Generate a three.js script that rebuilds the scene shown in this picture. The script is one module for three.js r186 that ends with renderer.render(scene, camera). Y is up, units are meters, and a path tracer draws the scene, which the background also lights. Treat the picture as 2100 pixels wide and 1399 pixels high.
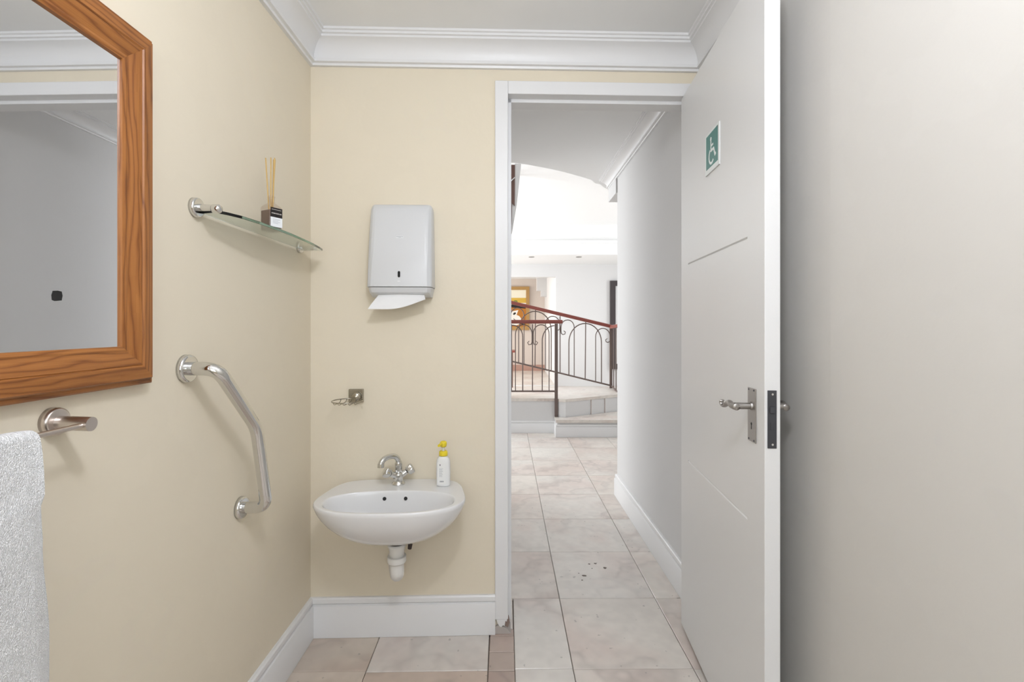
import * as THREE from 'three';
import { mergeGeometries, toCreasedNormals } from 'three/addons/utils/BufferGeometryUtils.js';
import { RoundedBoxGeometry } from 'three/addons/geometries/RoundedBoxGeometry.js';
import { RectAreaLightUniformsLib } from 'three/addons/lights/RectAreaLightUniformsLib.js';
import { Brush, Evaluator, SUBTRACTION } from 'three-bvh-csg';

// ------------------------------------------------------------------ camera, light, exposure
const scene = new THREE.Scene();
scene.background = new THREE.Color(0.75, 0.85, 1.0);
const EYE = 1.154, FOCAL = 1000, CX = 1050, HY = 668;      // eye height (m), focal length and horizon (px of 2100 x 1399)
const camera = new THREE.PerspectiveCamera(2 * Math.atan(699.5 / FOCAL) * 180 / Math.PI, 2100 / 1399, 0.02, 60);
camera.position.set(0, EYE, 0);
camera.setViewOffset(2100, 1399, 0, 699.5 - HY, 2100, 1399);
scene.add(camera);

const renderer = new THREE.WebGLRenderer({ antialias: true });
renderer.toneMapping = THREE.LinearToneMapping;
renderer.toneMappingExposure = 1.06;
renderer.shadowMap.enabled = true;
RectAreaLightUniformsLib.init();

function areaLight(color, power, w, h, pos, target) {
  const l = new THREE.RectAreaLight(color, power, w, h);
  l.position.set(...pos); l.lookAt(...target); scene.add(l); return l;
}
// daylight through the frosted bathroom window behind the camera
areaLight(new THREE.Color(0.82, 0.93, 1.06), 0.85, 1.1, 1.2, [0.0, 1.45, 1.285], [0.0, 1.45, -2]);
// daylight through the tall hall windows
areaLight(new THREE.Color(0.97, 0.99, 1.02), 7.4, 1.5, 2.0, [-2.93, 1.5, -5.2], [0, 1.5, -5.2]);
areaLight(new THREE.Color(0.97, 0.99, 1.02), 7.4, 1.5, 2.0, [-2.93, 1.5, -7.5], [0, 1.5, -7.5]);
areaLight(new THREE.Color(0.97, 0.99, 1.02), 5.7, 1.4, 1.6, [4.43, 1.7, -6.5], [0, 1.5, -6.5]);
// daylight in the room beyond the far opening
areaLight(new THREE.Color(1.0, 0.96, 0.92), 9.0, 1.6, 1.2, [-2.80, 1.4, -11.0], [0, 1.4, -11.0]);

// ------------------------------------------------------------------ helpers
let seed = 7;
const rnd = () => { seed = (seed * 1664525 + 1013904223) >>> 0; return seed / 4294967296; };
const P = (px, py, Z) => new THREE.Vector3((px - CX) / FOCAL * Z, EYE - (py - HY) / FOCAL * Z, -Z);
const V = (x, y, z) => new THREE.Vector3(x, y, z);
const used = {};
function numbered(n) { const k = used[n] = (used[n] ?? -1) + 1; return k ? `${n}_${String(k).padStart(3, '0')}` : n; }
function shade(o) { o.castShadow = true; o.receiveShadow = true; return o; }
function thing(name, label, category, pos = [0, 0, 0], turn = 0, group) {
  const o = new THREE.Group(); o.name = numbered(name); o.position.set(...pos); o.rotation.y = turn;
  o.userData = { label, category }; if (group) o.userData.group = group;
  scene.add(o); return o;
}
function part(name, geo, mat, parent, label) {
  const m = shade(new THREE.Mesh(geo, mat)); m.name = name;
  if (label) m.userData.label = label;
  parent.add(m); return m;
}
function struct(name, geo, mat, label, category) {
  const m = shade(new THREE.Mesh(geo, mat)); m.name = name;
  m.userData = { kind: 'structure', label, category }; scene.add(m); return m;
}
const box = (w, h, d, x = 0, y = 0, z = 0) => new THREE.BoxGeometry(w, h, d).translate(x, y, z);
const boxAB = (x0, x1, y0, y1, z0, z1) => box(x1 - x0, y1 - y0, z1 - z0, (x0 + x1) / 2, (y0 + y1) / 2, (z0 + z1) / 2);
const rbox = (w, h, d, r, x = 0, y = 0, z = 0) => new RoundedBoxGeometry(w, h, d, 3, r).translate(x, y, z);
function cyl(r, a, b, r2 = r, seg = 28) {            // cylinder from a to b
  const d = b.clone().sub(a), g = new THREE.CylinderGeometry(r2, r, d.length(), seg, 1);
  g.applyQuaternion(new THREE.Quaternion().setFromUnitVectors(V(0, 1, 0), d.normalize()));
  const c = a.clone().add(b).multiplyScalar(0.5); return g.translate(c.x, c.y, c.z);
}
function latheAlong(pts, a, dir, seg = 36) {          // lathe profile [r, along] from a in direction dir
  const g = new THREE.LatheGeometry(pts.map(p => new THREE.Vector2(p[0], p[1])), seg);
  g.applyQuaternion(new THREE.Quaternion().setFromUnitVectors(V(0, 1, 0), dir.clone().normalize()));
  return g.translate(a.x, a.y, a.z);
}
class RoundPath extends THREE.Curve {                 // polyline with rounded corners
  constructor(pts, r) {
    super(); const out = [];
    for (let i = 0; i < pts.length; i++) {
      const p = pts[i];
      if (i === 0 || i === pts.length - 1) { out.push(p.clone()); continue; }
      const rr = Array.isArray(r) ? r[i - 1] : r;
      const a = pts[i - 1].clone().sub(p), b = pts[i + 1].clone().sub(p);
      const t = Math.min(rr, a.length() * 0.48, b.length() * 0.48);
      const pa = p.clone().add(a.normalize().multiplyScalar(t)), pb = p.clone().add(b.normalize().multiplyScalar(t));
      for (let k = 0; k <= 12; k++) { const s = k / 12; out.push(pa.clone().multiplyScalar((1 - s) ** 2).add(p.clone().multiplyScalar(2 * s * (1 - s))).add(pb.clone().multiplyScalar(s * s))); }
    }
    this.pts = out; this.len = [0];
    for (let i = 1; i < out.length; i++) this.len.push(this.len[i - 1] + out[i].distanceTo(out[i - 1]));
  }
  getPoint(t, target = new THREE.Vector3()) {
    const L = t * this.len[this.len.length - 1]; let i = 1;
    while (i < this.len.length - 1 && this.len[i] < L) i++;
    const s = (L - this.len[i - 1]) / Math.max(1e-9, this.len[i] - this.len[i - 1]);
    return target.copy(this.pts[i - 1]).lerp(this.pts[i], s);
  }
}
const tube = (pts, r, bend = 0.02, n = 64, seg = 12) => new THREE.TubeGeometry(new RoundPath(pts, bend), n, r, seg, false);
function quadGeo(tris, uvs) {
  const g = new THREE.BufferGeometry();
  g.setAttribute('position', new THREE.Float32BufferAttribute(tris, 3));
  g.setAttribute('uv', new THREE.Float32BufferAttribute(uvs, 2));
  g.computeVertexNormals(); return g;
}
// sweep a profile [out, y] along a floor-plan path [x, z]; the room lies to the right of the path. Returns one geometry per leg
function sweep(path, prof, crease = 0.5) {
  const n = path.length, off = [];
  const dir = i => { const dx = path[i + 1][0] - path[i][0], dz = path[i + 1][1] - path[i][1], l = Math.hypot(dx, dz); return [dx / l, dz / l]; };
  for (let i = 0; i < n; i++) {
    const a = dir(Math.max(0, i - 1)), b = dir(Math.min(n - 2, i));
    const na = [-a[1], a[0]], nb = [-b[1], b[0]];
    const k = 1 / (1 + na[0] * nb[0] + na[1] * nb[1]);
    off.push([(na[0] + nb[0]) * k, (na[1] + nb[1]) * k]);
  }
  const legs = [];
  for (let i = 0; i < n - 1; i++) {
    const pos = [], uv = []; const L = Math.hypot(path[i + 1][0] - path[i][0], path[i + 1][1] - path[i][1]);
    const at = (e, j) => [path[i + e][0] + off[i + e][0] * prof[j][0], prof[j][1], path[i + e][1] + off[i + e][1] * prof[j][0]];
    const put = (p, u, v) => { pos.push(...p); uv.push(u, v); };
    let s = 0;
    for (let j = 0; j < prof.length - 1; j++) {
      const ds = Math.hypot(prof[j + 1][0] - prof[j][0], prof[j + 1][1] - prof[j][1]);
      const A = at(0, j), B = at(1, j), C = at(1, j + 1), D = at(0, j + 1);
      put(A, 0, s); put(C, L, s + ds); put(B, L, s); put(A, 0, s); put(D, 0, s + ds); put(C, L, s + ds);
      s += ds;
    }
    for (const e of [0, 1]) {
      const tri = THREE.ShapeUtils.triangulateShape(prof.map(p => new THREE.Vector2(p[0], p[1])), []);
      for (const t of tri) for (const j of (e ? t : [t[0], t[2], t[1]])) put(at(e, j), prof[j][0], prof[j][1]);
    }
    legs.push(toCreasedNormals(quadGeo(pos, uv), crease));
  }
  return legs;
}
// loft closed rings (arrays of Vector3 of equal length); caps ends when asked
function loft(rings, capA = false, capB = false, crease = 0) {
  const pos = [], uv = [], idx = [], m = rings[0].length;
  rings.forEach((r, i) => r.forEach((p, j) => { pos.push(p.x, p.y, p.z); uv.push(j / m, i / rings.length); }));
  for (let i = 0; i < rings.length - 1; i++) for (let j = 0; j < m; j++) {
    const a = i * m + j, b = i * m + (j + 1) % m, c = a + m, d = b + m; idx.push(a, b, d, a, d, c);
  }
  const cap = (i, flip) => {
    const c = new THREE.Vector3(); rings[i].forEach(p => c.add(p)); c.multiplyScalar(1 / m);
    const k = pos.length / 3; pos.push(c.x, c.y, c.z); uv.push(0.5, 0.5);
    for (let j = 0; j < m; j++) { const a = i * m + j, b = i * m + (j + 1) % m; flip ? idx.push(k, b, a) : idx.push(k, a, b); }
  };
  if (capA) cap(0, true); if (capB) cap(rings.length - 1, false);
  const g = new THREE.BufferGeometry();
  g.setAttribute('position', new THREE.Float32BufferAttribute(pos, 3)); g.setAttribute('uv', new THREE.Float32BufferAttribute(uv, 2)); g.setIndex(idx);
  g.computeVertexNormals(); return crease ? toCreasedNormals(g, crease) : g;
}

// ------------------------------------------------------------------ procedural textures
function hash(x, y, s) { let h = (x * 374761393 + y * 668265263 + s * 974634777) | 0; h = Math.imul(h ^ (h >>> 13), 1274126177); return ((h ^ (h >>> 16)) >>> 0) / 4294967296; }
function vnoise(x, y, per, s) {
  const xi = Math.floor(x), yi = Math.floor(y), fx = x - xi, fy = y - yi, w = k => ((k % per) + per) % per;
  const u = fx * fx * (3 - 2 * fx), v = fy * fy * (3 - 2 * fy);
  const a = hash(w(xi), w(yi), s), b = hash(w(xi + 1), w(yi), s), c = hash(w(xi), w(yi + 1), s), d = hash(w(xi + 1), w(yi + 1), s);
  return a + (b - a) * u + (c - a) * v + (a - b - c + d) * u * v;
}
function fbm(u, v, base, oct, s) { let r = 0, a = 0.5, t = 0; for (let i = 0; i < oct; i++) { r += a * vnoise(u * base * 2 ** i, v * base * 2 ** i, base * 2 ** i, s + i); t += a; a *= 0.55; } return r / t; }
function tex(w, h, fn, srgb = true, rep = [1, 1]) {
  const d = new Uint8Array(w * h * 4);
  for (let y = 0; y < h; y++) for (let x = 0; x < w; x++) { const c = fn(x / w, y / h), k = (y * w + x) * 4; d[k] = Math.max(0, Math.min(255, c[0])); d[k + 1] = Math.max(0, Math.min(255, c[1])); d[k + 2] = Math.max(0, Math.min(255, c[2])); d[k + 3] = 255; }
  const t = new THREE.DataTexture(d, w, h); t.wrapS = t.wrapT = THREE.RepeatWrapping; t.magFilter = THREE.LinearFilter; t.minFilter = THREE.LinearMipmapLinearFilter; t.generateMipmaps = true;
  if (srgb) t.colorSpace = THREE.SRGBColorSpace; t.repeat.set(...rep); t.needsUpdate = true; return t;
}
const grey = v => [v, v, v];
const plasterBump = tex(256, 256, (u, v) => grey(255 * (0.6 * fbm(u, v, 24, 3, 3) + 0.4 * fbm(u, v, 4, 2, 9))), false, [2.5, 2.5]);
function paintTex(r, g, b, k, s) { return tex(256, 256, (u, v) => { const n = (fbm(u, v, 3, 5, s) - 0.5) * k; return [r * (1 + n), g * (1 + n), b * (1 + n)]; }, true, [0.7, 0.7]); }
const travertine = tex(512, 512, (u, v) => {
  const w = fbm(u, v, 4, 4, 21) - 0.5;
  const a = fbm(u + 0.10 * w, v + 0.2 * w, 3, 5, 31), b = fbm(u + 0.08 * w, v * 1, 5, 4, 47), c = fbm(u, v, 40, 2, 5);
  const pk = 0.55 * Math.max(0, Math.min(1, (a - 0.46) * 4)), vein = Math.max(0, 1 - Math.abs(b - 0.5) * 16) * 0.10 * Math.max(0, a - 0.3) * 2;
  let r = 222 - 14 * pk, g = 217 - 26 * pk, l = 210 - 27 * pk;
  const m = 1 + (c - 0.5) * 0.06 - vein + (b - 0.5) * 0.06; r *= m; g *= m; l *= m;
  const pit = fbm(u, v, 70, 2, 77) > 0.89 ? 0.85 : 1; return [r * pit, g * pit, l * pit];
}, true);
function woodTex(s) {
  return tex(256, 1024, (u, v) => {
    const warp = fbm(u, v, 3, 4, s) * 0.9 + (vnoise(u * 2, v * 4, 4, s + 5) - 0.5) * 0.5;
    const x = u * 2.6 + warp * 1.1;
    const ring = Math.abs((x * 3.1) % 1 - 0.5) * 2;
    const fine = hash(Math.floor(u * 256), Math.floor(v * 24), s) * 0.5 + vnoise(u * 110, v * 9, 9 * 50, s + 2) * 0.5;
    const dark = Math.pow(1 - ring, 3) * 0.50 + (fine - 0.5) * 0.30 + 0.08 + (fbm(u, v, 2, 3, s + 8) - 0.5) * 0.25;
    return [166 - 82 * dark, 107 - 68 * dark, 52 - 44 * dark];
  }, true);
}

// ------------------------------------------------------------------ materials
const std = (o) => new THREE.MeshStandardMaterial(o);
const rgb = (r, g, b) => new THREE.Color().setRGB(r, g, b);
const M = {
  cream: std({ map: paintTex(230, 220, 199, 0.03, 3), roughness: 0.75, bumpMap: plasterBump, bumpScale: 0.0006 }),
  rightPaint: std({ map: paintTex(211, 208, 202, 0.03, 13), roughness: 0.7, bumpMap: plasterBump, bumpScale: 0.0006 }),
  hallPaint: std({ color: rgb(0.70, 0.695, 0.69), roughness: 0.8, bumpMap: plasterBump, bumpScale: 0.0005 }),
  alcovePaint: std({ color: rgb(0.72, 0.64, 0.58), roughness: 0.8 }),
  ceiling: std({ color: rgb(0.90, 0.905, 0.90), roughness: 0.9, bumpMap: plasterBump, bumpScale: 0.0003 }),
  trim: std({ color: rgb(0.80, 0.80, 0.80), roughness: 0.38 }),
  doorPaint: std({ color: rgb(0.76, 0.76, 0.755), roughness: 0.33 }),
  grout: std({ color: rgb(0.22, 0.17, 0.14), roughness: 0.95 }),
  tiles: [[1, 1, 1], [0.97, 0.95, 0.94], [1.0, 0.985, 0.97]].map(c => std({ map: travertine, color: rgb(...c), roughness: 0.28 })),
  warmTiles: [[0.90, 0.82, 0.75], [0.86, 0.79, 0.72]].map(c => std({ map: travertine, color: rgb(...c), roughness: 0.3 })),
  strip: [[0.66, 0.57, 0.53], [0.70, 0.60, 0.56]].map(c => std({ map: travertine, color: rgb(...c), roughness: 0.45 })),
  marble: std({ map: travertine, color: rgb(1, 0.99, 0.98), roughness: 0.3 }),
  stain: std({ color: rgb(0.16, 0.13, 0.11), roughness: 0.9 }),
  chrome: std({ color: rgb(0.70, 0.70, 0.69), metalness: 1, roughness: 0.09 }),
  wireChrome: std({ color: rgb(0.42, 0.39, 0.33), metalness: 1, roughness: 0.22 }),
  nickel: std({ color: rgb(0.66, 0.60, 0.56), metalness: 1, roughness: 0.28 }),
  steel: std({ color: rgb(0.40, 0.38, 0.36), metalness: 1, roughness: 0.40 }),
  lockSteel: std({ color: rgb(0.085, 0.087, 0.098), metalness: 0.8, roughness: 0.5 }),
  screw: std({ color: rgb(0.7, 0.7, 0.7), metalness: 1, roughness: 0.25 }),
  dark: std({ color: rgb(0.012, 0.012, 0.012), roughness: 0.7 }),
  brownDark: std({ color: rgb(0.05, 0.035, 0.03), roughness: 0.7 }),
  ceramic: new THREE.MeshPhysicalMaterial({ color: rgb(0.80, 0.80, 0.80), roughness: 0.16, clearcoat: 0.6, clearcoatRoughness: 0.05 }),
  plastic: std({ color: rgb(0.66, 0.67, 0.68), roughness: 0.32 }),
  pvc: std({ color: rgb(0.80, 0.79, 0.76), roughness: 0.4 }),
  paper: std({ color: rgb(0.86, 0.86, 0.86), roughness: 0.95, side: THREE.DoubleSide }),
  yellow: std({ color: rgb(0.83, 0.66, 0.03), roughness: 0.35 }),
  clear: new THREE.MeshPhysicalMaterial({ color: rgb(0.95, 0.95, 0.95), roughness: 0.05, transmission: 1, thickness: 0, ior: 1.45 }),
  glass: new THREE.MeshPhysicalMaterial({ color: rgb(0.97, 1, 0.985), roughness: 0.02, transmission: 1, thickness: 0.006, ior: 1.5, attenuationColor: rgb(0.35, 0.62, 0.52), attenuationDistance: 0.12 }),
  bottleGlass: new THREE.MeshPhysicalMaterial({ color: rgb(0.93, 0.90, 0.88), roughness: 0.05, transmission: 1, thickness: 0, ior: 1.45 }),
  reed: std({ color: rgb(0.62, 0.42, 0.16), roughness: 0.8 }),
  mirror: std({ color: rgb(0.86, 0.87, 0.88), metalness: 1, roughness: 0.015 }),
  woods: [3, 17, 29, 41].map(s => std({ map: woodTex(s), roughness: 0.42 })),
  iron: std({ color: rgb(0.15, 0.112, 0.098), roughness: 0.5, metalness: 0.2 }),
  mahogany: std({ color: rgb(0.235, 0.055, 0.04), roughness: 0.38 }),
  gold: std({ color: rgb(0.46, 0.27, 0.09), roughness: 0.45 }),
  blackWood: std({ color: rgb(0.05, 0.04, 0.042), roughness: 0.35 }),
  walnut: std({ color: rgb(0.12, 0.06, 0.045), roughness: 0.5 }),
};
const towelBump = tex(256, 256, (u, v) => grey(255 * (0.7 * vnoise(u * 128, v * 128, 128, 4) + 0.3 * fbm(u, v, 20, 3, 6))), false, [7, 7]);
M.towel = std({ color: rgb(0.88, 0.88, 0.88), roughness: 1, bumpMap: towelBump, bumpScale: 0.003, side: THREE.DoubleSide });

// ------------------------------------------------------------------ the room
const XL = -0.749, ZC = 1.8136, A = 0.0314;                 // left wall, its back corner, tilt of the back wall
const backZ = X => ZC + A * (X - XL);                         // depth of the back wall at X
const backTurn = Math.atan(A), US = Math.hypot(1, A);
const ORG = [XL, 0, -ZC];                                     // origin of the back wall's own frame (x along, z into the room)
const uOf = X => (X - XL) * US;
const CEIL = 2.224;
const XR = 0.721, ZR = backZ(XR), ZK = 1.095, XK = 0.715, XN = 0.80, ZN = -1.3;   // right wall: corner, slight bend, near end
const plan = [[XL, 1.3], [XL, -ZC], [XR, -ZR], [XK, -ZK], [XN, -ZN]];

function prismWall(a, b, t, y0, y1, ea = 0, eb = 0) {         // wall slab from a to b (plan), thickness t away from the room
  const dx = b[0] - a[0], dz = b[1] - a[1], l = Math.hypot(dx, dz), d = [dx / l, dz / l], n = [d[1], -d[0]];
  const p = [a[0] - d[0] * ea, a[1] - d[1] * ea], q = [b[0] + d[0] * eb, b[1] + d[1] * eb];
  const g = new THREE.BoxGeometry(l + ea + eb, y1 - y0, t);
  g.rotateY(Math.atan2(-d[1], d[0])); g.translate((p[0] + q[0]) / 2 + n[0] * t / 2, (y0 + y1) / 2, (p[1] + q[1]) / 2 + n[1] * t / 2);
  metreUV(g); return g;
}
function metreUV(g) {                                         // box-projected uv in metres
  const p = g.attributes.position, nn = g.attributes.normal, uv = [];
  for (let i = 0; i < p.count; i++) {
    const ax = Math.abs(nn.getX(i)), ay = Math.abs(nn.getY(i)), az = Math.abs(nn.getZ(i));
    if (ay >= ax && ay >= az) uv.push(p.getX(i), p.getZ(i)); else if (ax >= az) uv.push(p.getZ(i), p.getY(i)); else uv.push(p.getX(i), p.getY(i));
  }
  g.setAttribute('uv', new THREE.Float32BufferAttribute(uv, 2)); return g;
}
struct('wall_left', prismWall(plan[0], plan[1], 0.13, 0, 2.3, 0.13, 0.13), M.cream, 'cream painted wall with the mirror, shelf and grab rail', 'wall');
// back wall with the doorway cut out
const JL = -0.064, JR = 0.719, HEAD = 2.071;                  // outside of the door frame
{
  const s = new THREE.Shape(); const u0 = 0, u1 = uOf(XR) + 0.12, a = uOf(JL) + 0.03, b = uOf(JR) - 0.006;
  s.moveTo(u0, 0); s.lineTo(a, 0); s.lineTo(a, HEAD - 0.03); s.lineTo(b, HEAD - 0.03); s.lineTo(b, 0); s.lineTo(u1, 0); s.lineTo(u1, 2.3); s.lineTo(u0, 2.3); s.closePath();
  const g = new THREE.ExtrudeGeometry(s, { depth: 0.085, bevelEnabled: false }); g.translate(0, 0, -0.085);
  const m = struct('wall_back', g, M.cream, 'cream painted wall behind the basin with the doorway', 'wall');
  m.position.set(...ORG); m.rotation.y = backTurn;
}
struct('wall_right', mergeGeometries([prismWall(plan[2], plan[3], 0.12, 0, 2.3, 0, 0.0), prismWall(plan[3], plan[4], 0.12, 0, 2.3, 0, 0.13)]), M.rightPaint, 'pale painted wall behind the open door', 'wall');
{ // wall behind the camera with the window opening
  const s = new THREE.Shape(); s.moveTo(-0.95, 0); s.lineTo(1.05, 0); s.lineTo(1.05, 2.3); s.lineTo(-0.95, 2.3); s.closePath();
  const h = new THREE.Path(); h.moveTo(-0.6, 0.8); h.lineTo(0.6, 0.8); h.lineTo(0.6, 2.1); h.lineTo(-0.6, 2.1); h.closePath(); s.holes.push(h);
  const g = new THREE.ExtrudeGeometry(s, { depth: 0.14, bevelEnabled: false }); g.translate(0, 0, 1.3);
  struct('wall_front', g, M.cream, 'cream wall with the frosted window', 'wall');
}
function windowUnit(name, w, h, pos, turn, glow, label) {
  const g = new THREE.Group(); g.name = name; g.position.set(...pos); g.rotation.y = turn; g.userData = { kind: 'structure', label, category: 'window' }; scene.add(g);
  const t = 0.05;
  part('window_frame', mergeGeometries([box(w, t, 0.06, 0, h / 2 - t / 2), box(w, t, 0.06, 0, -h / 2 + t / 2), box(t, h - 2 * t, 0.06, -w / 2 + t / 2), box(t, h - 2 * t, 0.06, w / 2 - t / 2)]), M.trim, g);
  part('pane', box(w - 2 * t, h - 2 * t, 0.008), std({ color: rgb(0.85, 0.88, 0.9), roughness: 0.6, emissive: rgb(0.93, 0.97, 1), emissiveIntensity: glow }), g, 'frosted daylit glass');
}
windowUnit('window_1', 1.2, 1.3, [0, 1.45, 1.36], Math.PI, 1.5, 'frosted bathroom window');
{
  const g = box(2.3, 0.1, 3.5, 0, CEIL + 0.05, -0.2); metreUV(g);
  struct('ceiling', g, M.ceiling, 'white flat bathroom ceiling', 'ceiling');
}
// cornice and skirting
const cornice = [[0.077, CEIL], [0.077, CEIL - 0.008], [0.0705, CEIL - 0.010], [0.0705, CEIL - 0.018], [0.063, CEIL - 0.0195], [0.063, CEIL - 0.027], [0.058, CEIL - 0.029], [0.047, CEIL - 0.034], [0.036, CEIL - 0.043], [0.027, CEIL - 0.056], [0.021, CEIL - 0.071], [0.0185, CEIL - 0.084], [0.024, CEIL - 0.086], [0.024, CEIL - 0.097], [0.014, CEIL - 0.099], [0.012, CEIL - 0.107], [0, CEIL - 0.107], [0, CEIL]];
sweep(plan, cornice).forEach((g, i) => struct(`trim_${i + 1}`, g, M.trim, ['white moulded cornice above the mirror wall', 'white moulded cornice above the basin and doorway', 'white moulded cornice above the wall behind the door', 'white moulded cornice on the near right wall'][i], 'cornice'));
const skirt = [[0, 0.145], [0.009, 0.145], [0.013, 0.140], [0.014, 0.126], [0.012, 0.1235], [0.0085, 0.121], [0.016, 0.117], [0.018, 0.112], [0.018, 0.001], [0, 0.001]];
{
  const jl = [JL + 0.001, -backZ(JL)];
  const sk = sweep([[XL, 1.3], [XL, -ZC], jl], skirt);
  struct('baseboard_left', sk[0], M.trim, 'white moulded skirting board under the mirror wall', 'skirting board');
  struct('baseboard_back', sk[1], M.trim, 'white moulded skirting board under the basin', 'skirting board');
  const r = sweep([[XR, -ZR], [XK, -ZK], [XN, -ZN]], skirt);
  struct('baseboard_right', mergeGeometries(r), M.trim, 'white skirting board behind the open door', 'skirting board');
}

// ------------------------------------------------------------------ door frame and door
{
  const g = new THREE.Group(); g.name = 'trim_5'; g.position.set(...ORG); g.rotation.y = backTurn;
  g.userData = { kind: 'structure', label: 'white painted door frame around the open doorway', category: 'door frame' }; scene.add(g);
  const a = uOf(JL), b = uOf(JR), f = 0.049, pr = 0.014, dep = 0.092, reb = 0.045, st = 0.013;
  const jamb = (u0, u1, s) => { // front band plus stop behind the rebate
    const x0 = Math.min(u0, u1), x1 = Math.max(u0, u1);
    const front = rbox(x1 - x0, HEAD - 0.055, reb, 0.003, (x0 + x1) / 2, (HEAD - 0.055) / 2 + 0.055, pr - reb / 2);
    const stop = s > 0 ? boxAB(x0, x1 + st, 0.03, HEAD - f, -dep, pr - reb + 0.001) : boxAB(x0 - 0.010, x1, 0, HEAD - f, -dep, pr - reb + 0.001);
    return [front, stop.toNonIndexed()];
  };
  part('jamb', mergeGeometries(jamb(a, a + f, 1)), M.trim, g);
  part('jamb', mergeGeometries([...jamb(b - 0.022, b, -1), boxAB(b - 0.022, b, 0, 0.06, -0.03, pr).toNonIndexed()]), M.trim, g);
  part('head', mergeGeometries([rbox(b - a - f, f, reb, 0.003, (a + f + b) / 2, HEAD - f / 2, pr - reb / 2 - 0.0004), boxAB(a + f - 0.002, b - 0.02, HEAD - f - st, HEAD - 0.01, -dep, pr - reb + 0.001).toNonIndexed()]), M.trim, g);
  // rotted foot of the jamb: splintered end, bare brown wood and mortar
  const foot = (pts, z0, z1) => { const s = new THREE.Shape(pts.map(p => new THREE.Vector2(...p))); const e = new THREE.ExtrudeGeometry(s, { depth: z1 - z0, bevelEnabled: false }); return e.translate(a, 0, z0); };
  part('splintered_foot', foot([[0.004, 0.058], [0.046, 0.058], [0.044, 0.046], [0.039, 0.049], [0.036, 0.030], [0.030, 0.033], [0.024, 0.026], [0.017, 0.029], [0.011, 0.038], [0.008, 0.044]], -0.028, pr - 0.002), M.trim, g, 'chipped white painted end of the jamb');
  part('bare_wood', foot([[0.030, 0.046], [0.052, 0.046], [0.055, 0.033], [0.049, 0.017], [0.036, 0.019], [0.031, 0.032]], -0.033, pr - 0.016), std({ color: rgb(0.30, 0.22, 0.19), roughness: 0.95 }), g, 'rotten brown wood');
  part('mortar_pad', foot([[0.002, 0.027], [0.012, 0.031], [0.030, 0.025], [0.046, 0.018], [0.060, 0.0], [0.0, 0.0]], -0.06, pr - 0.004), std({ color: rgb(0.50, 0.46, 0.43), roughness: 0.95 }), g, 'rough grey mortar');
}
// door leaf: local x from the hinge to the free edge, local z = thickness; visible face at z = 0 looks to -z side of the room
const DH = V(0.645, 0, -1.858), DE = V(0.591, 0, -1.141);     // hinge end and free end of the visible face
const doorDir = DE.clone().sub(DH), DW = doorDir.length(), DT = 0.036, DB = 0.020, DTOP = 2.016;
const door = new THREE.Group(); door.name = 'door_1'; door.position.copy(DH); door.rotation.y = Math.atan2(-doorDir.z, doorDir.x);
door.userData = { kind: 'structure', label: 'white painted door standing open into the room', category: 'door' }; scene.add(door);
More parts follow.
